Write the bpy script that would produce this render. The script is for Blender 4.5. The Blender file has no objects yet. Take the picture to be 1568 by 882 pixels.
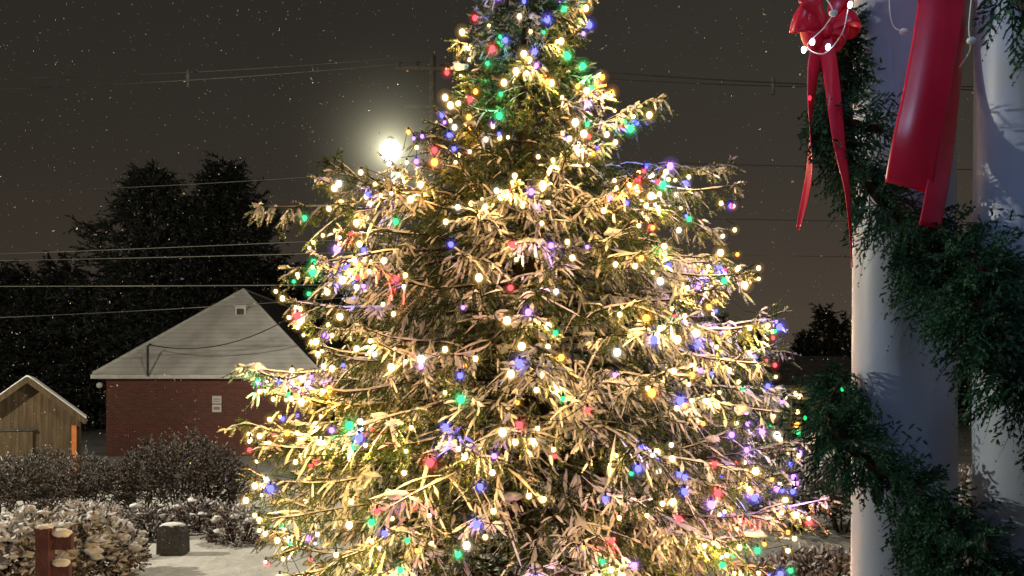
import bpy, math, random
import numpy as np
from mathutils import Vector, Matrix, noise, kdtree
random.seed(7); rng=np.random.default_rng(11)
scene=bpy.context.scene
CH=2.4; F=1220.0
HALO=True; BULBBLOOM=True
def at(px,py,d): return Vector(((px-784)/F*d, d, CH+(605-py)/F*d))

# ---------------- materials
def newmat(name):
    m=bpy.data.materials.new(name); m.use_nodes=True
    nt=m.node_tree; b=nt.nodes['Principled BSDF']
    return m,nt,b
def N(nt,t,**kw):
    n=nt.nodes.new(t)
    for k,v in kw.items():
        if k in n.inputs: n.inputs[k].default_value=v
        else: setattr(n,k,v)
    return n
def c4(c): return (c[0],c[1],c[2],1)
def ramp(nt,fac,stops):
    r=nt.nodes.new('ShaderNodeValToRGB'); e=r.color_ramp.elements
    while len(e)<len(stops): e.new(0.5)
    for i,(p,c) in enumerate(stops): e[i].position=p; e[i].color=c4(c)
    nt.links.new(fac,r.inputs['Fac']); return r
def noisemat(name,a,b_,scale=5,rough=0.8,bump=0.0,bscale=None,detail=6,lo=0.35,hi=0.65,spec=0.3):
    m,nt,b=newmat(name)
    tc=N(nt,'ShaderNodeTexCoord'); no=N(nt,'ShaderNodeTexNoise',Scale=scale,Detail=detail)
    nt.links.new(tc.outputs['Object'],no.inputs['Vector'])
    r=ramp(nt,no.outputs['Fac'],[(lo,a),(hi,b_)])
    nt.links.new(r.outputs['Color'],b.inputs['Base Color'])
    b.inputs['Roughness'].default_value=rough; b.inputs['Specular IOR Level'].default_value=spec
    if bump:
        n2=N(nt,'ShaderNodeTexNoise',Scale=bscale or scale*3,Detail=6); nt.links.new(tc.outputs['Object'],n2.inputs['Vector'])
        bp=N(nt,'ShaderNodeBump',Strength=bump,Distance=0.05); nt.links.new(n2.outputs['Fac'],bp.inputs['Height']); nt.links.new(bp.outputs['Normal'],b.inputs['Normal'])
    return m
def emit(name,col,s,sample=True):
    m=bpy.data.materials.new(name); m.use_nodes=True; nt=m.node_tree
    nt.nodes.remove(nt.nodes['Principled BSDF'])
    e=N(nt,'ShaderNodeEmission',Color=c4(col),Strength=s); nt.links.new(e.outputs[0],nt.nodes['Material Output'].inputs['Surface'])
    if not sample:
        try: m.cycles.emission_sampling='NONE'
        except Exception as ex: print(ex)
    return m
def diffmat(name,c):
    m=bpy.data.materials.new(name); m.use_nodes=True; nt=m.node_tree
    nt.nodes.remove(nt.nodes['Principled BSDF'])
    tc=N(nt,'ShaderNodeTexCoord'); no=N(nt,'ShaderNodeTexNoise',Scale=12.0,Detail=1); nt.links.new(tc.outputs['Object'],no.inputs['Vector'])
    r=ramp(nt,no.outputs['Fac'],[(.3,tuple(x*.8 for x in c)),(.7,c)])
    e=N(nt,'ShaderNodeBsdfDiffuse'); nt.links.new(r.outputs[0],e.inputs[0]); nt.links.new(e.outputs[0],nt.nodes['Material Output'].inputs['Surface'])
    return m
def leafmat(name,dark,light,snowc=(0.78,0.78,0.8),scale=2.5):
    m,nt,b=newmat(name)
    nt.nodes.remove(b); b=N(nt,'ShaderNodeBsdfDiffuse'); nt.links.new(b.outputs[0],nt.nodes['Material Output'].inputs['Surface'])
    at_=N(nt,'ShaderNodeAttribute',attribute_name='snow')
    tc=N(nt,'ShaderNodeTexCoord'); no=N(nt,'ShaderNodeTexNoise',Scale=scale,Detail=1)
    nt.links.new(tc.outputs['Object'],no.inputs['Vector'])
    r=ramp(nt,no.outputs['Fac'],[(0.35,dark),(0.65,light)])
    mx=N(nt,'ShaderNodeMix',data_type='RGBA'); nt.links.new(at_.outputs['Fac'],mx.inputs[0])
    nt.links.new(r.outputs['Color'],mx.inputs[6]); mx.inputs[7].default_value=c4(snowc)
    nt.links.new(mx.outputs[2],b.inputs['Color'])
    return m

# ---------------- mesh helpers
class MB:
    def __init__(s): s.v=[];s.f=[];s.m=[];s.mats=[]
    def mi(s,mat):
        if mat not in s.mats: s.mats.append(mat)
        return s.mats.index(mat)
    def add(s,vs,fs,mat):
        o=len(s.v); i=s.mi(mat); s.v+= [tuple(v) for v in vs]
        for f in fs: s.f.append(tuple(a+o for a in f)); s.m.append(i)
    def box(s,c,sz,mat,rz=0,tilt=None):
        M=Matrix.Rotation(rz,3,'Z')
        if tilt is not None: M=M@tilt
        vs=[Vector(c)+M@Vector((x*sz[0]/2,y*sz[1]/2,z*sz[2]/2)) for x in(-1,1) for y in(-1,1) for z in(-1,1)]
        s.add(vs,[(0,1,3,2),(4,6,7,5),(0,4,5,1),(2,3,7,6),(0,2,6,4),(1,5,7,3)],mat)
    def tube(s,pts,rad,mat,sides=8,cap=True):
        pts=[Vector(p) for p in pts]; n=len(pts)
        if not hasattr(rad,'__len__'): rad=[rad]*n
        vs=[];fs=[];ref=None
        for i,p in enumerate(pts):
            t=(pts[min(i+1,n-1)]-pts[max(i-1,0)]).normalized()
            if ref is None: ref=Vector((0,0,1)) if abs(t.z)<0.9 else Vector((1,0,0))
            a=(ref-t*ref.dot(t)).normalized(); b=t.cross(a); ref=a
            for k in range(sides):
                an=2*math.pi*k/sides; vs.append(p+(a*math.cos(an)+b*math.sin(an))*rad[i])
        for i in range(n-1):
            for k in range(sides):
                k2=(k+1)%sides; fs.append((i*sides+k,i*sides+k2,(i+1)*sides+k2,(i+1)*sides+k))
        if cap: fs.append(tuple(range(sides))[::-1]); fs.append(tuple((n-1)*sides+k for k in range(sides)))
        s.add(vs,fs,mat)
    def ball(s,c,r,mat,seg=10,rings=6,sc=(1,1,1),lump=0,seed=0):
        c=Vector(c);vs=[Vector((0,0,1))];fs=[]
        for i in range(1,rings):
            th=math.pi*i/rings
            for k in range(seg):
                ph=2*math.pi*k/seg; vs.append(Vector((math.sin(th)*math.cos(ph),math.sin(th)*math.sin(ph),math.cos(th))))
        vs.append(Vector((0,0,-1)))
        for k in range(seg): fs.append((0,1+k,1+(k+1)%seg))
        for i in range(rings-2):
            for k in range(seg):
                a=1+i*seg+k;b=1+i*seg+(k+1)%seg; fs.append((a,a+seg,b+seg,b))
        L=len(vs)-1; o=1+(rings-2)*seg
        for k in range(seg): fs.append((o+k,L,o+(k+1)%seg))
        out=[]
        for v in vs:
            q=r
            if lump: q*=1+lump*noise.noise(v*1.7+Vector((seed,seed*2.3,0)))
            out.append(c+Vector((v.x*q*sc[0],v.y*q*sc[1],v.z*q*sc[2])))
        s.add(out,fs,mat)
    def build(s,name,parent=None,smooth=False):
        me=bpy.data.meshes.new(name); me.from_pydata(s.v,[],s.f)
        for m in s.mats: me.materials.append(m)
        me.polygons.foreach_set('material_index',s.m)
        if smooth: me.polygons.foreach_set('use_smooth',[True]*len(s.f))
        me.update(); o=bpy.data.objects.new(name,me); scene.collection.objects.link(o)
        if parent: o.parent=parent
        return o
def empty(name,loc=(0,0,0)):
    o=bpy.data.objects.new(name,None); o.empty_display_size=0.3; scene.collection.objects.link(o); return o
def trimesh(name,V,snow,mat,parent=None):
    n=len(V); me=bpy.data.meshes.new(name)
    me.vertices.add(n); me.vertices.foreach_set('co',V.astype(np.float32).ravel())
    nf=n//3; me.loops.add(n); me.loops.foreach_set('vertex_index',np.arange(n,dtype=np.int32))
    me.polygons.add(nf); me.polygons.foreach_set('loop_start',np.arange(0,n,3,dtype=np.int32))
    me.polygons.foreach_set('loop_total',np.full(nf,3,dtype=np.int32))
    me.materials.append(mat); me.update()
    a=me.attributes.new('snow','FLOAT','POINT'); a.data.foreach_set('value',snow.astype(np.float32))
    me.validate()
    o=bpy.data.objects.new(name,me); scene.collection.objects.link(o)
    if parent: o.parent=parent
    return o
def norm(a): return a/np.maximum(np.linalg.norm(a,axis=-1,keepdims=True),1e-9)
def sprays(P,D,L,nn,nl,nw,snowamt,ang=50,sag=0.0,ridge=0.0,taper=.35,rthr=.45):
    """fuzzy twigs: P origins, D dirs, L lengths; nn needles each; ridge = half width of snow lying along the twig"""
    n=len(P); D=norm(D)
    up=np.where(np.abs(D[:,2:3])>0.95,np.array([[1.,0,0]]),np.array([[0,0,1.]]))
    A=norm(np.cross(D,up)); B=np.cross(A,D)
    t=(np.arange(nn)+rng.random((n,nn)))/nn
    phi=rng.random((n,nn))*2*np.pi
    R=A[:,None]*np.cos(phi)[...,None]+B[:,None]*np.sin(phi)[...,None]
    base=P[:,None]+D[:,None]*(t*L[:,None])[...,None]; base[...,2]-=sag*(t*L[:,None])**2
    an=math.radians(ang)*(0.7+0.5*rng.random((n,nn)))*(1-0.35*t)
    ND=D[:,None]*np.cos(an)[...,None]+R*np.sin(an)[...,None]
    ln=nl*(0.7+0.5*rng.random((n,nn)))*(1-taper*t)
    tip=base+ND*ln[...,None]
    W=norm(np.cross(ND,rng.normal(size=(n,nn,3))))*nw/2
    V=np.stack([base-W,base+W,tip],axis=2)
    sn=np.clip(snowamt[:,None]*(0.55+0.95*R[...,2])+0.2*(rng.random((n,nn))-0.5),0,1)
    S=np.repeat(sn[...,None],3,axis=2)
    V=V.reshape(-1,3);S=S.reshape(-1)
    T=P+D*L[:,None]; T[:,2]-=sag*L**2; wa=A*nw*0.4; wb=B*nw*0.4
    V2=np.stack([P-wa,P+wa,T,P-wb,P+wb,T],axis=1).reshape(-1,3)
    S2=np.repeat(snowamt*0.25,6)
    Vs=[V,V2];Ss=[S,S2]
    if ridge:
        k=snowamt>rthr; p=P[k];d=D[k];l=L[k][:,None];a=A[k];b=B[k]*np.sign(B[k][:,2:3]+1e-6)
        w_=ridge*(0.5+snowamt[k][:,None]*rng.uniform(.3,1.2,(k.sum(),1)))
        def pt(q): 
            x=p+d*l*q; x[:,2]-=sag*(l[:,0]*q)**2; return x
        h=b*ridge*.9+np.array([[0,0,.003]])
        m1=pt(.3);m2=pt(.78);e1=pt(.95)
        a0=p+h*.5; l1=m1-a*w_;r1=m1+a*w_;c1=m1+h*1.7; l2=m2-a*w_*.9;r2=m2+a*w_*.9;c2=m2+h*1.6; e=e1+h*.9
        V3=np.stack([a0,l1,c1, a0,c1,r1, l1,l2,c2, l1,c2,c1, c1,c2,r2, c1,r2,r1, l2,e,c2, c2,e,r2],axis=1).reshape(-1,3)
        Vs.append(V3);Ss.append(np.repeat(np.clip(snowamt[k]+.22,0,.96),24))
    return np.concatenate(Vs),np.concatenate(Ss)

snow_m=diffmat('snow_fresh',(0.82,0.82,0.84))
bark=diffmat('bark',(0.05,0.035,0.025))

# ---------------- world
w=bpy.data.worlds.new("World"); scene.world=w; w.use_nodes=True; nt=w.node_tree
bg=nt.nodes['Background']
sky=N(nt,'ShaderNodeTexSky',sky_type='NISHITA'); sky.sun_disc=False; sky.sun_elevation=math.radians(-6); sky.sun_rotation=math.radians(140)
tc=N(nt,'ShaderNodeTexCoord'); sx=N(nt,'ShaderNodeSeparateXYZ'); nt.links.new(tc.outputs['Generated'],sx.inputs[0])
no=N(nt,'ShaderNodeTexNoise',Scale=2.0,Detail=4); nt.links.new(tc.outputs['Generated'],no.inputs['Vector'])
ma=N(nt,'ShaderNodeMath',operation='MULTIPLY_ADD'); nt.links.new(no.outputs['Fac'],ma.inputs[0]); ma.inputs[1].default_value=0.12; nt.links.new(sx.outputs['Z'],ma.inputs[2])
r=ramp(nt,ma.outputs[0],[(0.03,(0.090,0.066,0.045)),(0.16,(0.063,0.048,0.035)),(0.32,(0.042,0.0350,0.027)),(0.55,(0.030,0.027,0.0222)),(1.0,(0.014,0.0135,0.012))])
mr=N(nt,'ShaderNodeMapRange'); nt.links.new(sx.outputs['X'],mr.inputs['Value']); mr.inputs['From Min'].default_value=-.55; mr.inputs['From Max'].default_value=.3; mr.inputs['To Min'].default_value=.68; mr.inputs['To Max'].default_value=1.0
mu=N(nt,'ShaderNodeMix',data_type='RGBA',blend_type='MULTIPLY'); mu.inputs[0].default_value=1; nt.links.new(r.outputs[0],mu.inputs[6]); nt.links.new(mr.outputs[0],mu.inputs[7])
ad=N(nt,'ShaderNodeMix',data_type='RGBA',blend_type='ADD'); ad.inputs[0].default_value=0.01
nt.links.new(mu.outputs[2],ad.inputs[6]); nt.links.new(sky.outputs[0],ad.inputs[7])
nt.links.new(ad.outputs[2],bg.inputs['Color']); bg.inputs['Strength'].default_value=1.0

# ---------------- ground
gm,nt,b=newmat('snow_ground_mat')
tc=N(nt,'ShaderNodeTexCoord'); n1=N(nt,'ShaderNodeTexNoise',Scale=0.35,Detail=8,Roughness=0.65); nt.links.new(tc.outputs['Object'],n1.inputs['Vector'])
r=ramp(nt,n1.outputs['Fac'],[(0.33,(0.22,0.20,0.16)),(0.43,(0.45,0.44,0.42)),(0.7,(0.6,0.6,0.6))]); nt.links.new(r.outputs['Color'],b.inputs['Base Color'])
n2=N(nt,'ShaderNodeTexNoise',Scale=3.0,Detail=8); nt.links.new(tc.outputs['Object'],n2.inputs['Vector'])
bp=N(nt,'ShaderNodeBump',Strength=0.9,Distance=0.15); nt.links.new(n2.outputs['Fac'],bp.inputs['Height']); nt.links.new(bp.outputs['Normal'],b.inputs['Normal'])
b.inputs['Roughness'].default_value=0.7
mb=MB(); n=60; gx=[-400,-120,-60]+list(np.linspace(-30,30,61))+[60,120,400]; gy=[-60,-10]+list(np.linspace(0,45,46))+[60,100,200,500]
vs=[];
for y in gy:
    for x in gx:
        h=0.0
        if abs(x)<=30 and 4<y<28: h=0.07*noise.noise(Vector((x*0.35,y*0.35,0)))+0.03*noise.noise(Vector((x*1.1,y*1.1,3)))
        vs.append((x,y,h))
nx=len(gx); mb.add(vs,[(j*nx+i,j*nx+i+1,(j+1)*nx+i+1,(j+1)*nx+i) for j in range(len(gy)-1) for i in range(nx-1)],gm)
mb.build('ground',smooth=True)

# ---------------- christmas tree
TX,TY=0.11,7.0
Zr=[0.2,0.8,1.85,2.43,3.0,3.58,4.1,4.45,4.73,5.3,5.88,6.5]
Rr=[2.05,2.22,2.25,2.18,1.98,1.83,1.45,1.0,0.82,0.55,0.42,0.10]
def R(z): return float(np.interp(z,Zr,Rr))
limbs=[]
NL=265
zz_=np.linspace(.45,6.4,400); dens=np.interp(zz_,Zr,Rr)+.55; cdf=np.cumsum(dens); cdf/=cdf[-1]
for k in range(NL):
    z0=float(np.interp((k+.5)/NL,cdf,zz_))
    ang=k*2.39996+random.uniform(-.25,.25)
    L=R(z0-0.05)*random.uniform(.74,1.0)
    limbs.append((z0,ang,L))
def px2(px,py): return ((px-784)/F*TY-TX, CH+(605-py)/F*TY)
for px,py in [(1018,178),(1000,200),(1120,262),(1118,300),(1140,412),(1095,400),(1180,505),(1220,578),(1205,640),(1210,700),(1212,790),(1180,560),(1100,335),(890,30),(905,10),
              (697,68),(705,130),(665,215),(500,290),(520,310),(432,350),(432,395),(470,440),(385,572),(420,610),(375,690),(372,760),(370,830),(480,500)]:
    x,z=px2(px,py); a=random.uniform(-.3,.3); 
    if x<0: a+=math.pi
    limbs.append((z+0.04*abs(x),a,abs(x)/max(math.cos(a),-math.cos(a))))
tree=empty('christmas_tree'); tm=MB()
tm.tube([(TX,TY,-.1),(TX,TY,1.5),(TX+.02,TY,3.5),(TX+.01,TY,5.2),(TX+.03,TY,6.7)],[.17,.14,.1,.05,.012],bark,10)
P=[];D=[];L_=[];cand=[];SB=MB()
def snowstrip(pts,wd):
    vs=[];fs=[]
    n=len(pts)
    for i,p in enumerate(pts):
        t=(pts[min(i+1,n-1)]-pts[max(i-1,0)]).normalized(); sd=t.cross(Vector((0,0,1)))
        if sd.length<.1: sd=Vector((1,0,0))
        sd.normalize(); ww=wd*random.uniform(.2,1.4)*(0.3 if i in(0,n-1) else 1)
        vs+=[p-sd*ww+Vector((0,0,.004)),p+Vector((0,0,.006+ww*.8)),p+sd*ww+Vector((0,0,.004))]
    for i in range(n-1):
        a=i*3; fs+=[(a,a+1,a+4,a+3),(a+1,a+2,a+5,a+4)]
    SB.add(vs,fs,snow_m)
for (z0,ang,L) in limbs:
    u=Vector((math.cos(ang),math.sin(ang),0)); sdv=Vector((-u.y,u.x,0))
    hi=min(max((z0-3.8)/2.2,0),1); back=math.sin(ang)>0.45
    a1=0.16+0.35*hi+random.uniform(-.05,.12); a2=-0.55-0.05*hi+random.uniform(-.12,.08); a3=0.34+0.05*hi+random.uniform(-.06,.14)
    wob=random.uniform(-.25,.25); wz=random.uniform(0,6.28)
    tipdz=L*(a1+a2+a3)
    def pos(s): return Vector((TX,TY,z0-tipdz*0.6))+u*(L*s)+sdv*(wob*L*s*s+.03*math.sin(s*9+wz))+Vector((0,0,L*(a1*s+a2*s*s+a3*s**3)+.02*math.sin(s*11+wz)))
    pl=[pos(i/11) for i in range(12)]
    tm.tube(pl,[0.003+0.007*L*(1-i/11)**1.4+0.002 for i in range(12)],bark,4)
    snowstrip(pl[7:],0.018)
    step=0.084 if not back else 0.22
    s=0.27+random.random()*.06
    while s<1.0:
        for sg in (-1,1):
            ss=min(s+random.uniform(-.04,.04),1)
            p0=pos(ss); tg=(pos(min(ss+.05,1.05))-pos(ss)).normalized()
            l2=(0.19*L*max(1-ss,0)**0.6+0.10)*random.uniform(.5,1.3)
            a=sg*math.radians(random.uniform(20,78)); d=Matrix.Rotation(a,3,'Z')@tg; d.z+=random.uniform(-.3,.35)
            dr=random.uniform(.05,.9); hb=random.uniform(.0,1.3)
            bend=Vector((random.uniform(-.3,.3),random.uniform(-.3,.3),0))*l2
            def sp(q): return p0+d*(l2*q)+bend*q*q+Vector((0,0,-dr*l2*q*q))
            pts=[sp(q) for q in (0,.5,1)]
            tm.tube(pts,[.004,.0035,.003],bark,3,False)
            if not back and random.random()<.55: snowstrip([sp(q) for q in (0.15,.4,.65,.85,1)],0.014)
            nf=max(2,int(l2/(0.036 if ss>.45 else .065)))
            for j in range(nf):
                q=(j+random.random())/nf; c=sp(q)
                side=d.cross(Vector((0,0,1))).normalized()*(1 if j%2 else -1)
                hang=hb+random.uniform(-.25,.6)
                dd=d*random.uniform(.2,.9)+side*random.uniform(.1,.8)+Vector((0,0,-hang))
                P.append(c);D.append(dd);L_.append(random.uniform(.05,.12)*(1 if ss>.45 else 1.2))
            P.append(pts[-1]);D.append(d+Vector((0,0,-dr)));L_.append(.08)
            if ss>0.5 and math.sin(ang)<0.4: cand.append((pts[1],ss))
        s+=step/L*random.uniform(.6,1.4)*(1 if s>.45 else 1.5)
    for q in (.8,.87,.93,1.0,1.0,1.0,1.0):
        tg=(pos(1)-pos(.93)).normalized(); P.append(pos(q)); D.append(tg+Vector((random.uniform(-.6,.6),random.uniform(-.6,.6),random.uniform(-.1,.5)))); L_.append(random.uniform(.06,.11))
for i in range(160):
    z=5.3+1.4*random.random(); a=random.random()*6.28
    P.append(Vector((TX,TY,z))+Vector((math.cos(a),math.sin(a),0))*random.random()*0.28*(6.9-z)); D.append(Vector((math.cos(a),math.sin(a),random.uniform(-.7,.7)))); L_.append(.12)
P=np.array([tuple(p) for p in P]);D=np.array([tuple(p) for p in D]);L_=np.array(L_)
sn=np.array([0.38+1.0*noise.noise(Vector(p)*1.3)+1.0*noise.noise(Vector(p)*6) for p in P])
sn=np.clip(sn,0.02,0.95)
needle=leafmat('spruce_needles',(0.028,0.055,0.016),(0.085,0.125,0.036),(.86,.84,.82),3.5)
V,S=sprays(P,D,L_,18,0.0235,0.0095,sn,62,1.5,.0080,.05,.52)
trimesh('needle_sprays',V,S,needle,tree)
# coarse shaded inner foliage near the trunk
n=2600; zi=rng.uniform(.3,6.0,n); ai=rng.random(n)*6.283; ri=np.interp(zi,Zr,Rr)*np.sqrt(rng.uniform(.02,.36,n))
Pi=np.stack([TX+ri*np.cos(ai),TY+ri*np.sin(ai),zi],1); Di=np.stack([np.cos(ai),np.sin(ai),rng.uniform(-1,.1,n)],1)
V,S=sprays(Pi,Di,rng.uniform(.15,.32,n),14,.055,.022,np.full(n,.12),60); trimesh('inner_foliage',V,S,needle,tree)
for i in range(150):
    c,ss=random.choice(cand)
    if c.z<1 : continue
    SB.ball(c+Vector((0,0,.012)),random.uniform(.03,.065),snow_m,12,7,(1.2,1.1,.5),.9,i)
tm.build('trunk_and_limbs',tree,True); SB.build('snow_on_branches',tree,True)
cols={'warm_white':((1.0,0.74,0.34),6,.50),'cool_white':((1,0.88,0.76),5,.07),'amber':((1.0,0.40,0.07),3.5,.07),'blue_light':((0.09,0.09,1.0),5,.14),
 'green_light':((0.05,0.75,0.28),2.2,.075),'red_light':((1.0,0.07,0.08),3.2,.075),'violet_light':((0.5,0.18,1.0),4,.07)}
lcol={'warm_white':(1,.57,.14),'cool_white':(1,.76,.52),'amber':(1,.36,.04),'blue_light':(.13,.12,1),'green_light':(.08,1,.25),'red_light':(1,.05,.07),'violet_light':(.5,.2,1)}
mats={k:emit('bulb_'+k,v[0],v[1],False) for k,v in cols.items()}
bm_={k:MB() for k in cols}; socket=diffmat('socket_green',(0.015,0.04,0.02))
ends=P+norm(D)*L_[:,None]; rad=np.hypot(ends[:,0]-TX,ends[:,1]-TY); Rz=np.interp(ends[:,2],Zr,Rr)
ok=np.where((rad>.6*Rz)&((ends[:,1]-TY)<.35*rad)&(ends[:,2]>.5)&(ends[:,2]<6.4))[0]
kd=kdtree.KDTree(len(ok))
for i in ok: kd.insert(ends[i],int(i))
kd.balance(); chosen=[]; tries=0
while len(chosen)<800 and tries<8000:
    tries+=1
    z=random.uniform(.5,6.35); 
    if random.random()>(R(z)+.25)/2.6: continue
    a=random.uniform(-math.pi-.25,.25)
    if random.random()<.6: a=-math.pi/2+random.gauss(0,.65)
    inner=random.random()<.25
    rr=R(z)*(.93 if not inner else .72)
    t=Vector((TX+rr*math.cos(a),TY+rr*math.sin(a),z)); fr_=kd.find_range(t,min(.3,R(z)*.3))
    if not fr_: continue
    fr_=sorted(fr_,key=lambda q:-rad[q[1]])[:max(3,len(fr_)//25)]
    p=Vector(random.choice(fr_)[0]); r_=Vector((p.x-TX,p.y-TY,0)).normalized(); p=p+r_*random.uniform(.01,.05)
    if all((p-q).length>0.1 for q in chosen): chosen.append(p)
ks=list(cols); wsum=[cols[k][2] for k in ks]; wire=MB()
lights=empty('christmas_light_string')
ld={};hz={};hm={};hm2={}
for k in ks:
    l=bpy.data.lights.new('glow_'+k,'POINT'); l.color=lcol[k]; l.shadow_soft_size=.03
    l.energy={'warm_white':6.2,'cool_white':3.6,'amber':4.4,'blue_light':4.8,'green_light':2.2,'red_light':3.4,'violet_light':3.8}[k]; ld[k]=l
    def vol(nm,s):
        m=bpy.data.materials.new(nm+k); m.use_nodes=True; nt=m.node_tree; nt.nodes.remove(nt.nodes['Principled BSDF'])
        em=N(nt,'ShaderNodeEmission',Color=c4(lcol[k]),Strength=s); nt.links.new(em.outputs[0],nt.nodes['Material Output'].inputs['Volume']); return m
    hz[k]=MB(); hm[k]=vol('bulb_bloom_',4.5); hm2[k]=vol('bulb_bloom_outer_',.75)  # self-emitting shells around each bulb imitate lens bloom
for i,p in enumerate(chosen):
    k=random.choices(ks,wsum)[0]
    big=random.choice([.75,.85,1,1.1,1.45] if 'white' in k else [.8,.95,1.1,1.25,1.55])*(0.0165)
    bm_[k].ball(p,big,mats[k],10,6,(1,1,1.15))
    if BULBBLOOM: hz[k].ball(p,big*1.9,hm[k],10,6); hz[k].ball(p,big*3.1,hm2[k],12,7)
    wire.tube([p+Vector((0,0,big)),p+Vector((0,0,big+.024))],[.009,.007],socket,5)
    r_=Vector((p.x-TX,p.y-TY,0)).normalized()
    if i%4==0:
        o=bpy.data.objects.new('glow_'+k,ld[k]); o.location=p+r_*.02+Vector((0,0,-.055)); scene.collection.objects.link(o); o.parent=lights
for k in ks:
    bm_[k].build('bulbs_'+k,lights,True)
    if BULBBLOOM: hz[k].build('bulb_bloom_'+k,lights,True)
srt=sorted(chosen,key=lambda p:(round(p.z/0.22),math.atan2(p.y-TY,p.x-TX)*(1 if round(p.z/0.22)%2 else -1)))
for a,b2 in zip(srt,srt[1:]):
    if (a-b2).length<.7:
        m=(a+b2)/2+Vector((0,0,-.01)); rr=Vector((m.x-TX,m.y-TY,0)).normalized()*-.04
        wire.tube([a+Vector((0,0,.045)),m+rr,b2+Vector((0,0,.045))],.003,socket,3,False)
wire.build('cable_and_sockets',lights)

# ---------------- brick house
hs=empty('brick_house'); hb=MB()
brick,nt,b=newmat('red_brick'); tc=N(nt,'ShaderNodeTexCoord'); s_=N(nt,'ShaderNodeSeparateXYZ'); cb=N(nt,'ShaderNodeCombineXYZ'); nt.links.new(tc.outputs['Object'],s_.inputs[0])
am=N(nt,'ShaderNodeMath',operation='ADD'); nt.links.new(s_.outputs['X'],am.inputs[0]); nt.links.new(s_.outputs['Y'],am.inputs[1])
nt.links.new(am.outputs[0],cb.inputs['X']); nt.links.new(s_.outputs['Z'],cb.inputs['Y'])
bt=N(nt,'ShaderNodeTexBrick',Scale=1.0); bt.inputs['Brick Width'].default_value=.22; bt.inputs['Row Height'].default_value=.075; bt.inputs['Mortar Size'].default_value=.008
bt.inputs['Color1'].default_value=(0.17,0.055,0.04,1); bt.inputs['Color2'].default_value=(0.12,0.038,0.03,1); bt.inputs['Mortar'].default_value=(0.14,0.10,0.085,1)
nt.links.new(cb.outputs[0],bt.inputs['Vector']); nt.links.new(bt.outputs['Color'],b.inputs['Base Color']); b.inputs['Roughness'].default_value=.9
roofm,nt,b=newmat('snow_dusted_shingles'); tc=N(nt,'ShaderNodeTexCoord'); s_=N(nt,'ShaderNodeSeparateXYZ'); nt.links.new(tc.outputs['Object'],s_.inputs[0])
ml=N(nt,'ShaderNodeMath',operation='MULTIPLY'); nt.links.new(s_.outputs['Z'],ml.inputs[0]); ml.inputs[1].default_value=5.5
fr=N(nt,'ShaderNodeMath',operation='FRACT'); nt.links.new(ml.outputs[0],fr.inputs[0])
r1=ramp(nt,fr.outputs[0],[(0.0,(0.5,0.49,0.47)),(0.16,(0.72,0.71,0.70)),(0.9,(0.78,0.77,0.76))])
n1=N(nt,'ShaderNodeTexNoise',Scale=1.2,Detail=8); nt.links.new(tc.outputs['Object'],n1.inputs['Vector']); r2=ramp(nt,n1.outputs['Fac'],[(.3,(.72,.71,.69)),(.6,(1,1,1))])
mx=N(nt,'ShaderNodeMix',data_type='RGBA',blend_type='MULTIPLY'); mx.inputs[0].default_value=1; nt.links.new(r1.outputs[0],mx.inputs[6]); nt.links.new(r2.outputs[0],mx.inputs[7]); nt.links.new(mx.outputs[2],b.inputs['Base Color']); b.inputs['Roughness'].default_value=.85
roofd=noisemat('dark_shingles',(0.07,0.065,0.06),(0.14,0.13,0.12),3,.9)
trim=noisemat('white_trim',(0.6,0.6,0.58),(0.75,0.75,0.72),3,.6)
x0,x1,y0,y1=-15.9,-7.7,31.2,48.0; ez=3.2; ov=.35
hb.box(((x0+x1)/2,(y0+y1)/2,ez/2-.1),(x1-x0,y1-y0,ez),brick); hb.build('walls',hs)
rb=MB(); xm=(x0+x1)/2; ap=(xm,35.0,7.05); bp_=(xm,44.5,7.05); X0,X1,Y0,Y1=x0-ov,x1+ov,y0-ov,y1+ov; zz=ez+.02
rb.add([(X0,Y0,zz),(X1,Y0,zz),ap],[(0,1,2)],roofm)
rb.add([(X0,Y0,zz),ap,bp_,(X0,Y1,zz)],[(0,1,2,3)],roofm)
rb.add([(X1,Y0,zz),(X1,Y1,zz),bp_,ap],[(0,1,2,3)],roofd)
rb.add([(X0,Y1,zz),bp_,(X1,Y1,zz)],[(0,1,2)],roofm)
rb.tube([(X0,Y0,zz+.02),ap],.05,trim,5); rb.tube([(X1,Y0,zz+.02),ap],.05,trim,5); rb.tube([ap,bp_],.05,trim,5)
rb.build('roof',hs)
fb=MB(); fb.box((xm,Y0,zz-.1),(X1-X0+.1,.12,.16),trim); fb.box((X1,(Y0+Y1)/2,zz-.1),(.12,Y1-Y0,.16),trim); fb.box((X0,(Y0+Y1)/2,zz-.1),(.12,Y1-Y0,.16),trim)
fb.box((xm,Y0+.25,zz-.17),(X1-X0-.1,.4,.04),trim); fb.build('gutter_and_soffit',hs)
vb=MB(); vc=at(371,478,33.9); vb.box(vc,(.45,.5,.42),trim); vb.box(vc+Vector((0,-.02,.24)),(.55,.62,.06),snow_m); vb.box(vc+Vector((0,-.256,0)),(.3,.02,.25),roofd); vb.build('roof_vent',hs)
sb=MB(); signred=noisemat('sign_marks',(0.3,0.1,0.1),(0.4,0.3,0.3),20)
sp_=at(332,612,31.15); sb.box(sp_,(.36,.03,.3),trim); sb.box(sp_+Vector((0,-.02,.02)),(.26,.01,.03),signred); sb.box(sp_+Vector((0,-.02,-.06)),(.26,.01,.03),signred)
sb.box(sp_+Vector((0,0,-.34)),(.36,.03,.3),trim); sb.box(sp_+Vector((0,-.02,-.34)),(.22,.01,.1),signred); sb.build('wall_sign',hs)
mbx=MB(); dk=noisemat('dark_metal',(0.03,0.03,0.03),(0.06,0.06,0.06),6,.5)
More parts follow.
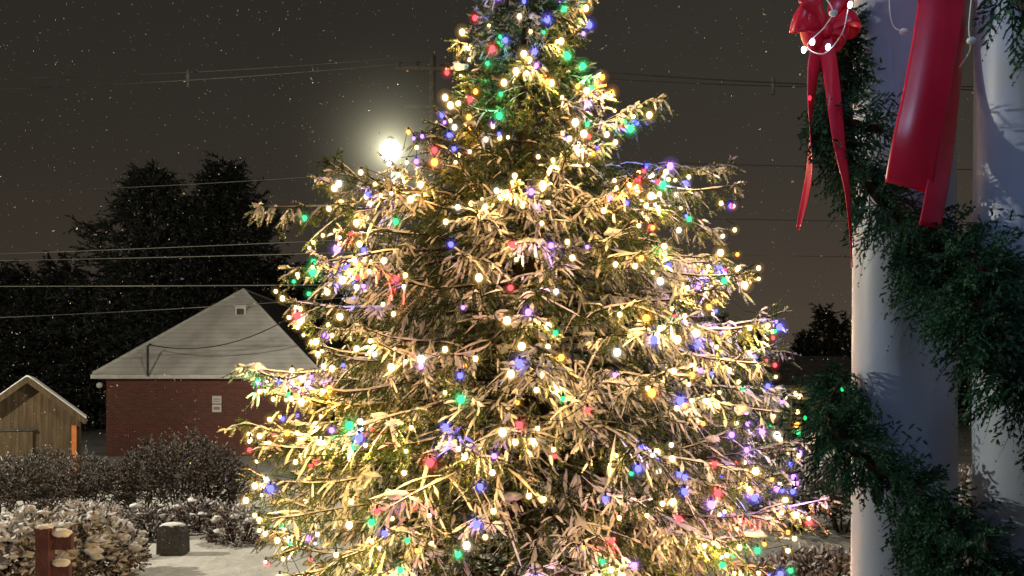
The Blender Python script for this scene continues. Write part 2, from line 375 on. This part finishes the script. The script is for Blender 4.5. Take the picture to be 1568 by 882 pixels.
m0=at(226,572,30.7); mbx.tube([m0+Vector((0,0,-.1)),m0+Vector((0,0,1.05)),m0+Vector((.12,0,1.15))],.045,dk,8)
mbx.ball(at(152,590,30.75),.12,trim); mbx.build('service_mast',hs)
wnb=MB(); glass=noisemat('dark_glass',(0.01,0.012,0.015),(0.02,0.02,0.025),2,.1)
for wy in (34,38,42): wnb.box((x1+.01,wy,1.8),(.06,1.1,1.3),trim); wnb.box((x1+.045,wy,1.8),(.02,.95,1.15),glass)
wnb.build('windows',hs)

# ---------------- wooden shed
sh=empty('wooden_shed'); 
wood,nt,b=newmat('shed_planks'); tc=N(nt,'ShaderNodeTexCoord'); s_=N(nt,'ShaderNodeSeparateXYZ'); nt.links.new(tc.outputs['Object'],s_.inputs[0])
am=N(nt,'ShaderNodeMath',operation='ADD'); nt.links.new(s_.outputs['X'],am.inputs[0]); nt.links.new(s_.outputs['Y'],am.inputs[1])
ml=N(nt,'ShaderNodeMath',operation='MULTIPLY'); nt.links.new(am.outputs[0],ml.inputs[0]); ml.inputs[1].default_value=5; fr=N(nt,'ShaderNodeMath',operation='FRACT'); nt.links.new(ml.outputs[0],fr.inputs[0])
r1=ramp(nt,fr.outputs[0],[(0,(.02,.013,.008)),(.08,(.07,.044,.02)),(.95,(.09,.06,.026))])
mp=N(nt,'ShaderNodeMapping'); mp.inputs['Scale'].default_value=(9,9,.9); nt.links.new(tc.outputs['Object'],mp.inputs[0]); n1=N(nt,'ShaderNodeTexNoise',Scale=2,Detail=8); nt.links.new(mp.outputs[0],n1.inputs['Vector']); r2=ramp(nt,n1.outputs['Fac'],[(.3,(.45,.42,.4)),(.65,(1,1,1))])
mx=N(nt,'ShaderNodeMix',data_type='RGBA',blend_type='MULTIPLY'); mx.inputs[0].default_value=1; nt.links.new(r1.outputs[0],mx.inputs[6]); nt.links.new(r2.outputs[0],mx.inputs[7]); nt.links.new(mx.outputs[2],b.inputs['Base Color']); b.inputs['Roughness'].default_value=.85
orange=noisemat('orange_door_post',(0.35,0.11,0.03),(0.45,0.15,0.04),8)
cx=(42-784)/F*18; sw=1.05; ez2=1.88; rz_=2.76
q=MB(); yb=20.4
q.add([(cx-sw,18,-.1),(cx+sw,18,-.1),(cx+sw,18,ez2),(cx,18,rz_),(cx-sw,18,ez2),(cx-sw,yb,-.1),(cx+sw,yb,-.1),(cx+sw,yb,ez2),(cx,yb,rz_),(cx-sw,yb,ez2)],
 [(0,1,2,3,4),(5,9,8,7,6),(0,4,9,5),(1,6,7,2)],wood); q.build('walls',sh)
q=MB()
for sg in(-1,1):
    dx=sw+.12; sl=(rz_-ez2)/sw; a=math.atan(sl)*sg
    ln=math.hypot(dx,dx*sl); c=Vector((cx+sg*dx/2,(18+yb)/2,rz_-dx*sl/2+.035))
    q.box(c,(ln,yb-18+.3,.05),roofd,0,Matrix.Rotation(a,3,'Y')); q.box(c+Vector((0,0,.045)),(ln-.01,yb-18+.26,.03),snow_m,0,Matrix.Rotation(a,3,'Y'))
    q.box(c+Vector((0,-(yb-18)/2-.17,-.04)),(ln,.03,.12),wood,0,Matrix.Rotation(a,3,'Y'))
q.build('roof',sh)
q=MB(); q.box((cx+sw-.13,17.97,.95),(.10,.05,1.5),orange); q.box((cx-.35,17.975,.8),(.9,.04,1.6),wood); q.box((cx-.35,17.96,1.62),(1.0,.05,.05),dk); q.box((cx+.05,17.94,1.0),(.04,.04,.2),dk); q.build('door_and_frame',sh)
Mr=Matrix.Translation((cx,18,0))@Matrix.Rotation(math.radians(28),4,'Z')@Matrix.Translation((-cx,-18,0))
for ch in sh.children: ch.data.transform(Mr)

# ---------------- lamps
def street_lamp(x,y,z,name='street_lamp',power=2500,halo=True):
    e=empty(name); q=MB(); pole=noisemat('dark_pole',(0.012,0.012,0.012),(0.02,0.02,0.02),5,.8)
    q.tube([(x,y+.4,0),(x,y+.4,z*.5),(x,y+.4,z+.25)],[.09,.075,.05],pole,12); q.tube([(x,y+.4,0),(x,y+.4,.25)],.16,pole,12)
    q.tube([(x,y+.4,z+.2),(x,y,z+.24)],.035,pole,8); q.build('pole',e,True)
    q=MB(); q.tube([(x,y,z+.18),(x,y,z+.23),(x,y,z+.28)],[.10,.08,.04],dk,16); q.build('lamp_head',e,True)
    q=MB(); q.ball((x,y,z),.22,emit('lamp_glass',(1,.93,.7),60),20,12,(1,1,.95)); q.build('lamp_globe',e,True)
    l=bpy.data.lights.new('lamp_light','POINT'); l.energy=power; l.color=(1,.9,.68); l.shadow_soft_size=.12
    lo=bpy.data.objects.new('lamp_light',l); lo.location=(x,y-.30,z-.38); scene.collection.objects.link(lo); lo.parent=e
    if halo:
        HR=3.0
        m=bpy.data.materials.new('lamp_glow_volume'); m.use_nodes=True; nt=m.node_tree; nt.nodes.remove(nt.nodes['Principled BSDF'])  # self-emitting volume imitates the lamp's glare in snowy air
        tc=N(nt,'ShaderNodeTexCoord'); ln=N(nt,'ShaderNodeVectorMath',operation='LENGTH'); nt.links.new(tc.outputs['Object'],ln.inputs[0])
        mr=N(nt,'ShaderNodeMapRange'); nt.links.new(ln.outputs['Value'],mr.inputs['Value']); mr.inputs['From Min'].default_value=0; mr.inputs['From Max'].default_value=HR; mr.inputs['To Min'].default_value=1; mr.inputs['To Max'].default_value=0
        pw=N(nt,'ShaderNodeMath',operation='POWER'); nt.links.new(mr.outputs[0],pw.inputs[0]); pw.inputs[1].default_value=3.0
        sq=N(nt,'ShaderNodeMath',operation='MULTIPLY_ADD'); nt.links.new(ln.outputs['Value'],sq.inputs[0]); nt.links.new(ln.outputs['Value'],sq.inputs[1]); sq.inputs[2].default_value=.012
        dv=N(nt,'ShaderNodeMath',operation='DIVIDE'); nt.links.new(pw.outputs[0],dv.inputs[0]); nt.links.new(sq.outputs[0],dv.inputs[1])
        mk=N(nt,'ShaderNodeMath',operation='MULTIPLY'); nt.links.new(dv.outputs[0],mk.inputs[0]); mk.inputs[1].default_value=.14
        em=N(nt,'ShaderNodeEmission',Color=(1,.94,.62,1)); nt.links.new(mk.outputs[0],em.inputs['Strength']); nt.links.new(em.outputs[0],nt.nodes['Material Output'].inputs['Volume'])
        q=MB(); q.ball((0,0,0),HR,m,24,16); o=q.build('lamp_glow_volume',e,True); o.location=(x,y,z)
    return e
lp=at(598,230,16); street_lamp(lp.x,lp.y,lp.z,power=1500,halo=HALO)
street_lamp(-14.5,11.0,7.5,'added_fill_lamp',power=6500,halo=False)  # added lamp out of view, brightens house front, shrubs and ground

# ---------------- utility poles + lines
up_=empty('utility_pole'); q=MB(); pw=noisemat('pole_wood',(0.06,0.05,0.04),(0.1,0.08,0.065),8)
pt=at(662,85,27); q.tube([(pt.x,pt.y,0),(pt.x,pt.y,pt.z)],[.17,.11],pw,10)
q.box((pt.x,pt.y-.12,pt.z-.5),(2.4,.1,.12),pw); q.box((pt.x,pt.y-.12,pt.z-1.8),(1.8,.1,.12),pw)
for dx in(-1.1,-.5,.5,1.1): q.tube([(pt.x+dx,pt.y-.12,pt.z-.44),(pt.x+dx,pt.y-.12,pt.z-.25)],[.05,.03],dk,8)
q.tube([(pt.x+.35,pt.y,pt.z-3.2),(pt.x+.35,pt.y,pt.z-2.3)],.22,dk,12); q.build('pole',up_)
pl_=MB(); wl=noisemat('cable_lit',(0.09,0.09,0.085),(0.18,0.18,0.17),.5,.5); wd_=noisemat('cable_unlit',(0.04,0.04,0.04),(0.07,0.07,0.07),2,.5)  # paler cables carry lamplight in their colour, dark ones stay unlit
def line(a,b,sag,r,mat):
    a=Vector(a);b=Vector(b); d=b-a
    pts=[]
    for i in range(25):
        t=i/24; pts.append(a+d*t+Vector((0,0,-4*sag*t*(1-t))))
    pl_.tube(pts,r,mat,5)
line(at(-300,142,27),at(662,93,27),.25,.022,wd_); line(at(-300,120,27.5),at(662,84,27.5),.3,.018,wd_)
line(at(662,88,27),at(1750,140,27),.3,.022,wd_); line(at(662,98,27.5),at(1750,122,27.5),.5,.018,wd_)
line(at(-300,300,26),at(900,235,26),.3,.012,wd_)
line(at(-300,398,24),at(1000,342,24),.1,.010,wl); line(at(-300,403,24.5),at(1000,370,24),.1,.012,wl); line(at(-300,438,23),at(1000,430,23),.06,.014,wl)
line(at(-300,496,24),at(660,445,27),.15,.012,wl); line(at(1000,388,25),at(1900,398,25),.05,.015,wl); line(at(900,245,26),at(1900,262,26),.1,.013,wd_)
line(at(900,330,26),at(1900,340,26),.1,.012,wd_)
line(m0+Vector((.12,0,1.1)),at(470,470,29),.65,.02,dk)
for p in (at(288,120,27.1),at(1184,131,27.1)):
    pl_.tube([p+Vector((0,0,.3)),p+Vector((0,0,.1)),p+Vector((0,0,-.1)),p+Vector((0,0,-.3))],[.05,.08,.045,.07],wl,8)
pl_.build('power_lines')

# ---------------- bushes
def blob(c,rad,nleaf):
    c=np.array(c); u=norm(rng.normal(size=(nleaf,3))); u[:,2]=np.abs(u[:,2])*1.1-.15
    lum=np.array([1+0.28*noise.noise(Vector(x)*2.2+Vector(tuple(c)))+.14*noise.noise(Vector(x)*6+Vector(tuple(c))) for x in u])
    r=(1-0.35*rng.random(nleaf)**2)*lum
    p=c+u*r[:,None]*np.array(rad); p[:,2]=np.maximum(p[:,2],.02)
    d=norm(u+rng.normal(size=u.shape)*.6); d[:,2]+=.2
    return p,d,u[:,2]
def bush(name,blobs,mat,snowamt,nl=.045,nw=.028,ln=.16,clump=0):
    e=empty(name); Ps=[];Ds=[];Us=[]
    for c,rad,nn in blobs:
        p,d,uu=blob(c,rad,nn); Ps.append(p);Ds.append(d);Us.append(uu)
    P=np.concatenate(Ps);D=np.concatenate(Ds);U=np.concatenate(Us); L=rng.uniform(.5,1.3,len(P))*ln
    s=np.clip(snowamt*(0.45+.6*U+0.3*rng.normal(size=len(P))),0,1)
    V,S=sprays(P,D,L,12,nl,nw,s,60,0,.016 if snowamt>.6 else .006); trimesh('foliage',V,S,mat,e)
    if clump:
        q=MB(); idx=np.where(U>.25)[0]
        for i in rng.choice(idx,min(clump,len(idx)),replace=False):
            q.ball(tuple(P[i]+D[i]*.05),random.uniform(.025,.075),snow_m,8,5,(1.3,1.2,.6),.9,int(i))
        q.build('snow_clumps',e,True)
    q=MB()
    for c,rad,nn in blobs:
        for i in range(10):
            a=random.random()*6.28; t=Vector(c)+Vector((math.cos(a)*rad[0]*.8,math.sin(a)*rad[1]*.8,rad[2]*random.uniform(.3,.9))); b_=Vector((c[0]+.1*math.cos(a),c[1]+.1*math.sin(a),-.05))
            q.tube([b_,(b_+t)/2+Vector((0,0,.08)),t],[.02,.013,.005],bark,5)
    q.build('stems',e); return e
bm1=leafmat('bush_leaves',(0.03,0.022,0.016),(0.075,0.05,0.035)); bm2=leafmat('bush_leaves_reddish',(0.05,0.03,0.025),(0.13,0.07,0.055))
g=lambda px,d,z=0:((px-784)/F*d,d,z)
bush('leafy_bush',[(g(275,15,.5),(1.05,.9,1.1),1500),(g(215,15.2,.45),(.6,.7,.9),500),(g(335,15,.4),(.6,.7,.95),500)],bm1,.3)
bush('leafy_bush.001',[(g(60,15.5,.4),(.9,.8,.85),1000),(g(135,15.3,.4),(.75,.7,.85),700),(g(0,15.5,.4),(.7,.7,.75),600)],bm1,.28)
bush('snowy_shrub',[(g(120,10,.25),(.65,.6,.72),1100),(g(40,9.6,.25),(.6,.55,.72),1000),(g(-30,9.8,.25),(.6,.5,.68),700),(g(170,10.6,.2),(.42,.45,.5),600)],bm2,1.15,ln=.12,clump=700)
bush('snowy_shrub.001',[(g(225,13.2,.1),(.5,.4,.45),450),(g(300,14,.1),(.6,.4,.45),500),(g(365,13,.1),(.5,.4,.5),450),(g(150,13,.1),(.5,.4,.5),400)],bm2,.6,ln=.12,clump=70)
bush('leafy_bush.002',[(g(1215,14,.4),(.8,.7,.9),900),(g(1290,14,.4),(.8,.7,.95),900),(g(1360,14.5,.4),(.7,.7,.8),600)],bm2,.8)
bush('snowy_shrub.002',[(g(1260,10.0,.05),(.7,.5,.4),700),(g(1180,9.8,.0),(.5,.4,.35),400),(g(1480,13,.3),(.8,.6,.9),700)],bm2,.8,ln=.12,clump=60)

# ---------------- stone marker + post
e=empty('stone_marker'); q=MB(); st=noisemat('dark_granite',(0.035,0.03,0.028),(0.07,0.065,0.06),25,.6)
c=g(265,12); 
vs=[];prof=[(-.2,0),(.2,0),(.19,.33),(.12,.43),(-.12,.43),(-.19,.33)]
for y in(-.13,.13): vs+=[(c[0]+a,c[1]+y,b_+.02) for a,b_ in prof]
q.add(vs,[(5,4,3,2,1,0),(6,7,8,9,10,11)]+[(i,(i+1)%6,6+(i+1)%6,6+i) for i in range(6)],st); q.build('stone',e)
q=MB(); q.ball((c[0],c[1],.44),.17,snow_m,14,8,(1,.75,.28),.3,4); q.build('snow_cap',e,True)
e=empty('wooden_sign_post'); q=MB(); rw=noisemat('red_stained_wood',(0.085,0.035,0.04),(0.125,0.055,0.06),10,.7,.4,40)
c=Vector(g(69,7.6)); q.box((c.x,c.y,.53),(.12,.12,1.16),rw); q.box((c.x+.15,c.y+.02,1.0),(.2,.05,.15),rw); q.box((c.x+.14,c.y+.02,.72),(.18,.05,.14),rw); q.box((c.x,c.y,1.12),(.14,.14,.03),rw); q.build('post_and_rails',e)
q=MB()
for a in((c.x,c.y,1.135,.15,.15,.07),(c.x+.155,c.y,1.085,.20,.11,.09),(c.x+.15,c.y,.80,.18,.11,.08)): q.ball(a[:3],.5,snow_m,14,8,(a[3],a[4],a[5]),.25,a[0])
q.build('snow_caps',e,True)

# ---------------- distant trees / houses
dm=leafmat('distant_foliage',(0.028,0.033,0.029),(0.044,0.052,0.044))
def conif(cx,cy,h,wd,n,base=0.1,pw_=1.6):
    t=rng.random(n)**.7; z=h*(base+(1-base)*t); 
    a=rng.random(n)*6.28; lob=1+.35*np.sin(a*3+z*1.3)+.25*np.sin(z*3.1+a*2)
    r=wd*(1-t**pw_)*np.sqrt(rng.random(n))*lob+.15
    return np.stack([cx+r*np.cos(a),cy+r*np.sin(a),z+rng.normal(size=n)*.35],1), np.stack([np.cos(a),np.sin(a),rng.normal(size=n)*.4],1)
def tgroup(name,lst,ln,nl,nw):
    Ps=[];Ds=[];e=empty(name);q=MB()
    for a in lst:
        p,d=conif(*a);Ps.append(p);Ds.append(d); q.tube([(a[0],a[1],0),(a[0],a[1],a[2]*.95)],[.3*a[2]/15,.03],bark,7)
    P=np.concatenate(Ps);D=np.concatenate(Ds)
    V,S=sprays(P,D,rng.uniform(.5,1.4,len(P))*ln,9,nl,nw,np.full(len(P),.03),60); trimesh('foliage',V,S,dm,e); q.build('trunks',e)
tgroup('pine_tree',[((235-784)/F*50,50,16.3,3.9,1600,.25,3.2),((345-784)/F*51,51,16.8,3.9,1600,.25,3.2),((290-784)/F*51,52,14.8,4,1100,.2,3)],.9,.45,.13)
lst=[]
for i in range(30):
    px=-60+i*21+random.uniform(-8,8); d=random.uniform(52,62); lst.append(((px-784)/F*d,d,random.uniform(9.0,12),random.uniform(2.6,3.6),520,.02,2.8))
for i in range(34):
    px=620+i*34+random.uniform(-10,10); d=random.uniform(60,75); lst.append(((px-784)/F*d,d,random.uniform(3.5,6.2),random.uniform(1.8,2.6),260,.02))
for px,h in((1262,8.6),(1285,7.9),(1235,6.8),(1095,8.2),(1150,7.0)): lst.append(((px-784)/F*60,60,h,2.0,420,.02))
tgroup('distant_trees',lst,.7,.4,.13)
e=empty('suburban_house'); q=MB(); sid=noisemat('dim_siding',(0.25,0.25,0.24),(0.35,0.34,0.32),3)
hx=(1225-784)/F*42; q.box((hx,45,1.5),(7,6,3),sid); q.build('walls',e); q=MB()
q.add([(hx-3.8,41.7,2.95),(hx+3.8,41.7,2.95),(hx+3.8,45,4.6),(hx-3.8,45,4.6),(hx-3.8,48.3,2.95),(hx+3.8,48.3,2.95)],[(0,1,2,3),(3,2,5,4),(0,3,4),(1,5,2)],roofd); q.build('roof',e)
q=MB(); 
for dx in(-2.2,0,2.2): q.box((hx+dx,41.98,1.7),(1,.06,1.1),trim); q.box((hx+dx,41.94,1.7),(.85,.03,.95),glass)
q.build('windows',e)

# ---------------- porch
po=empty('porch'); white=noisemat('white_paint_cool_light_tint',(0.30,0.37,0.54),(0.35,0.43,0.6),1.5,.42,.05,6)  # white paint; blue-grey of the cool light is mixed into its base colour
fl=noisemat('porch_boards',(0.2,0.2,0.2),(0.3,0.3,0.3),3)
for i,(x,y) in enumerate([(1.228,2.5),(1.385,2.1)]):
    q=MB(); z0=.8
    zs=[(z0,.2),(z0+.08,.2),(z0+.081,.175),(z0+.14,.17),(z0+.15,.152),(z0+1.0,.152),(z0+2.2,.147),(3.85,.142),(3.86,.16),(3.9,.16),(3.901,.18),(4.0,.18)]
    q.tube([(x,y,z) for z,_ in zs],[r for _,r in zs],white,64); o=q.build('column_%d'%(i+1),po,True)
q=MB(); q.box((0,0.9,.7),(7,4.4,.2),fl); q.box((0,.9,.3),(6.8,4.2,.6),brick); q.build('floor',po)
q=MB(); q.box((1.3,2.3,4.15),(4.5,.9,.3),white); q.box((0.2,-.2,4.35),(6,4.4,.1),white); q.build('beam_and_ceiling',po)
q=MB(); q.ball((.3,.9,4.18),.11,emit('added_lamp_glass',(.8,.88,1),6,False),14,8); q.build('added_ceiling_lamp',po,True)  # added glowing globe out of view, goes with the porch fill
l=bpy.data.lights.new('added_porch_fill','POINT'); l.energy=15; l.color=(.46,.66,1); l.shadow_soft_size=.12; lo=bpy.data.objects.new('added_porch_fill',l); lo.location=(.3,.9,3.95); scene.collection.objects.link(lo); lo.parent=po  # added fill, stands in for unknown cool light on the columns

# garland
def catm(pts,n=14):
    out=[]; pts=[pts[0]]+pts+[pts[-1]]
    for i in range(1,len(pts)-2):
        for k in range(n):
            t=k/n; a,b_,c,d=pts[i-1:i+3]
            out.append(.5*((2*b_)+(c-a)*t+(2*a-5*b_+4*c-d)*t*t+(3*b_-a-3*c+d)*t**3))
    out.append(pts[-2]); return out
gl=empty('evergreen_garland')
gm1=leafmat('cedar_foliage',(0.014,0.05,0.026),(0.06,0.17,0.085),scale=7)
paths=[[at(1290,20,2.5),at(1300,90,2.42),at(1285,150,2.4),at(1265,185,2.38),at(1300,245,2.3),at(1350,310,2.24),at(1400,370,2.2),at(1450,425,2.1),at(1510,490,1.9),at(1560,560,1.84),at(1640,640,1.8)],
 [at(1262,180,2.38),at(1310,190,2.31),at(1350,200,2.27)],
 [at(1300,570,2.5),at(1270,640,2.44),at(1320,700,2.3),at(1385,745,2.22),at(1450,785,2.12),at(1500,860,1.98),at(1570,950,1.84)],
 [at(1400,760,2.2),at(1430,830,2.15),at(1460,900,2.1)],[at(1540,-20,1.9),at(1580,20,1.84),at(1620,60,1.8)],[at(1500,460,1.9),at(1535,540,1.86),at(1550,610,1.86)],[at(1400,340,2.2),at(1460,370,2.1),at(1520,430,1.92)]]
Ps=[];Ds=[];Ls=[];q=MB()
for pi,pth in enumerate(paths):
    c=catm(pth); q.tube(c,.012,bark,6)
    for i in range(len(c)-1):
        seg=c[i+1]-c[i]; t=seg.normalized(); mid=c[i]
        nbf=seg.length/.0020
        if pi in(1,4,6): nbf*=.7
        big_=(.85 if pi==0 and i<50 else 1.25)
        for j in range(max(1,int(nbf))):
            rdir=Vector((random.gauss(0,1),random.gauss(0,1),random.gauss(0,1))); rdir-=t*rdir.dot(t); rdir.normalize()
            base=c[i]+seg*random.random()+rdir*random.uniform(0,.045)*big_; d=(rdir+t*random.uniform(-.2,1.2)+Vector((0,0,-.45))).normalized(); fan=d.cross(Vector((random.gauss(0,1),random.gauss(0,1),random.gauss(0,1)))).normalized()
            bl=random.uniform(.055,.125)*(.85+.7*noise.noise(base*9))*big_
            Ps.append(base);Ds.append(d);Ls.append(bl)
            for k in range(7):
                f=(k+.6)/7; sg=1 if k%2 else -1
                Ps.append(base+d*(bl*f)); Ds.append(d*.8+fan*sg*.8+Vector((0,0,-.25))); Ls.append(bl*.42*(1.15-f))
Ps=np.array([tuple(p) for p in Ps]);Ds=np.array([tuple(p) for p in Ds]);Ls=np.array(Ls)
V,S=sprays(Ps,Ds,Ls,12,.0115,.005,np.full(len(Ps),.02),38,3)
trimesh('foliage',V,S,gm1,gl); q.build('core_wire',gl)

# ribbons
red,nt,b=newmat('red_satin'); tc=N(nt,'ShaderNodeTexCoord'); n1=N(nt,'ShaderNodeTexNoise',Scale=6,Detail=3); nt.links.new(tc.outputs['Object'],n1.inputs['Vector'])
r=ramp(nt,n1.outputs['Fac'],[(.3,(.60,.008,.04)),(.7,(.75,.014,.06))]); nt.links.new(r.outputs[0],b.inputs['Base Color']); b.inputs['Roughness'].default_value=.3
def ribbon(q,c,width,wdir,arc=.15,slant=0.0,nw=11,folds=1):
    n=len(c);vs=[];fs=[]
    for i,p in enumerate(c):
        t=(c[min(i+1,n-1)]-c[max(i-1,0)]).normalized(); wv=wdir(i/(n-1)) if callable(wdir) else Vector(wdir); wv=(wv-t*wv.dot(t)).normalized(); nn=t.cross(wv)
        ww=width(i/(n-1)) if callable(width) else width
        for k in range(nw):
            s=k/(nw-1)*2-1
            end=t*(slant*s*max(0,(i/(n-1)-.7)/.3))
            vs.append(p+wv*(s*ww/2)+nn*(arc*ww*math.cos(s*math.pi/2*folds+.3))+end)
    for i in range(n-1):
        for k in range(nw-1):
            a=i*nw+k; fs.append((a,a+1,a+nw+1,a+nw))
    q.add(vs,fs,red)
def fin(o):
    m=o.modifiers.new('s','SOLIDIFY'); m.thickness=.0015; return o
rb_=empty('red_ribbon'); 
q=MB(); ribbon(q,catm([at(1455,-120,2.12),at(1442,0,2.08),at(1425,110,2.06),at(1405,210,2.05),at(1391,288,2.07)],6),lambda t:.108+.008*t,(1,-.25,-.05),.07,.012,15,1.6); fin(q.build('front_tail',rb_,True))
q=MB(); ribbon(q,catm([at(1470,-100,2.2),at(1462,60,2.17),at(1450,180,2.14),at(1438,270,2.08),at(1424,348,2.04)],6),lambda t:.075,(1,.4,-.1),.06,-.012,11,1); fin(q.build('rear_tail',rb_,True))
bw=empty('red_bow'); kn=at(1262,50,2.33); q=MB()
def loop(a0,size,wd,op=.03):
    dv=Vector((math.cos(a0),0,math.sin(a0))); pv=Vector((-math.sin(a0),0,math.cos(a0)))
    c=[kn+dv*(size*math.sin(math.pi*i/20)**.75)+Vector((0,-op*math.sin(2*math.pi*i/20)-.012,0))+pv*(.012*math.sin(2*math.pi*i/20)) for i in range(21)]
    ribbon(q,c,lambda t:.018+wd*math.sin(math.pi*t),pv+Vector((0,.35,0)),.08)
loop(math.radians(160),.096,.055); loop(math.radians(18),.088,.05); loop(math.radians(115),.115,.045,.022); loop(math.radians(62),.105,.045,.022); loop(math.radians(205),.065,.04,.02); loop(math.radians(-25),.06,.04,.02)
fin(q.build('loops',bw,True)); q=MB(); q.ball(kn+Vector((0,-.02,0)),.017,red,12,8,(1.1,1,1.3)); q.build('knot',bw,True)
q=MB(); ribbon(q,catm([kn,at(1245,110,2.34),at(1240,200,2.35),at(1238,270,2.35),at(1222,352,2.35)],6),lambda t:.058*(1-.8*t**3),lambda t:Vector((math.cos(t*2.2),math.sin(t*2.2),.1)),.12); 
ribbon(q,catm([kn,at(1272,110,2.30),at(1285,220,2.22),at(1298,300,2.18),at(1304,410,2.2)],6),lambda t:.042*(1-.6*t**3),lambda t:Vector((math.cos(t*2-.8),math.sin(t*2-.8),.1)),.12); fin(q.build('tails',bw,True))

# white mini lights on porch
fs_=empty('fairy_light_string'); q=MB(); wp=noisemat('white_wire',(0.7,0.7,0.72),(0.8,0.8,0.82),5,.4)
pts=[at(1190,-60,2.3),at(1235,-20,2.2),at(1262,-5,2.2),at(1275,18,2.18),at(1262,42,2.2),at(1236,70,2.22),at(1262,82,2.2),at(1290,50,2.2),at(1302,5,2.2),at(1330,-25,2.2)]
q.tube(catm(pts,8),.0016,wp,5); q.tube(catm([at(1362,-30,2.25),at(1363,20,2.23),at(1370,42,2.22),at(1382,47,2.21)],8),.0018,wp,5)
q.tube(catm([at(1490,-20,2.0),at(1484,40,2.0),at(1486,75,2.0),at(1470,102,2.05)],8),.0018,wp,5); 
lb=MB(); wm=emit('mini_light_white',(.9,.95,1),14,False); rm=emit('mini_light_red',(1,.02,.05),3,False); gm_=emit('mini_light_green',(.02,.8,.2),1.5,False); off=noisemat('unlit_lamp',(.75,.77,.8),(.8,.82,.85),4,.2)
for p,m in((at(1231,76,2.2),wm),(at(1268,72,2.2),wm),(at(1302,7,2.18),wm),(at(1244,64,2.18),wm),(at(1240,150,2.3),rm),(at(1233,640,2.3),gm_),(at(1290,596,2.35),gm_)):
    lb.ball(p,.0065 if m is wm else .005,m,10,6,(1,1,1.4))
for p in(at(1384,48,2.2),at(1488,62,1.98),at(1276,20,2.17)): lb.ball(p,.009,off,10,6,(1.4,1,1))
q.build('wire',fs_,True); lb.build('mini_bulbs',fs_,True)

# falling snow
n=13000; p=np.stack([rng.uniform(-9,7,n),rng.uniform(2.5,22,n),rng.uniform(.5,11,n)],1); p[:,0]*=p[:,1]/12
T=norm(rng.normal(size=(n,3,3)))*(0.004+0.006*rng.random((n,1,1))); V=(p[:,None]+T).reshape(-1,3)
trimesh('falling_snow',V,np.ones(len(V)),snow_m)

# camera
cd=bpy.data.cameras.new('Camera'); cd.lens=28.0; cd.sensor_width=36; cd.shift_y=164/1568; cd.clip_end=2000; cd.clip_start=.05
co=bpy.data.objects.new('Camera',cd); co.location=(0,0,CH); co.rotation_euler=(math.radians(90),0,0); scene.collection.objects.link(co); scene.camera=co
scene.view_settings.view_transform='Standard'; scene.view_settings.look='None'; scene.view_settings.exposure=0
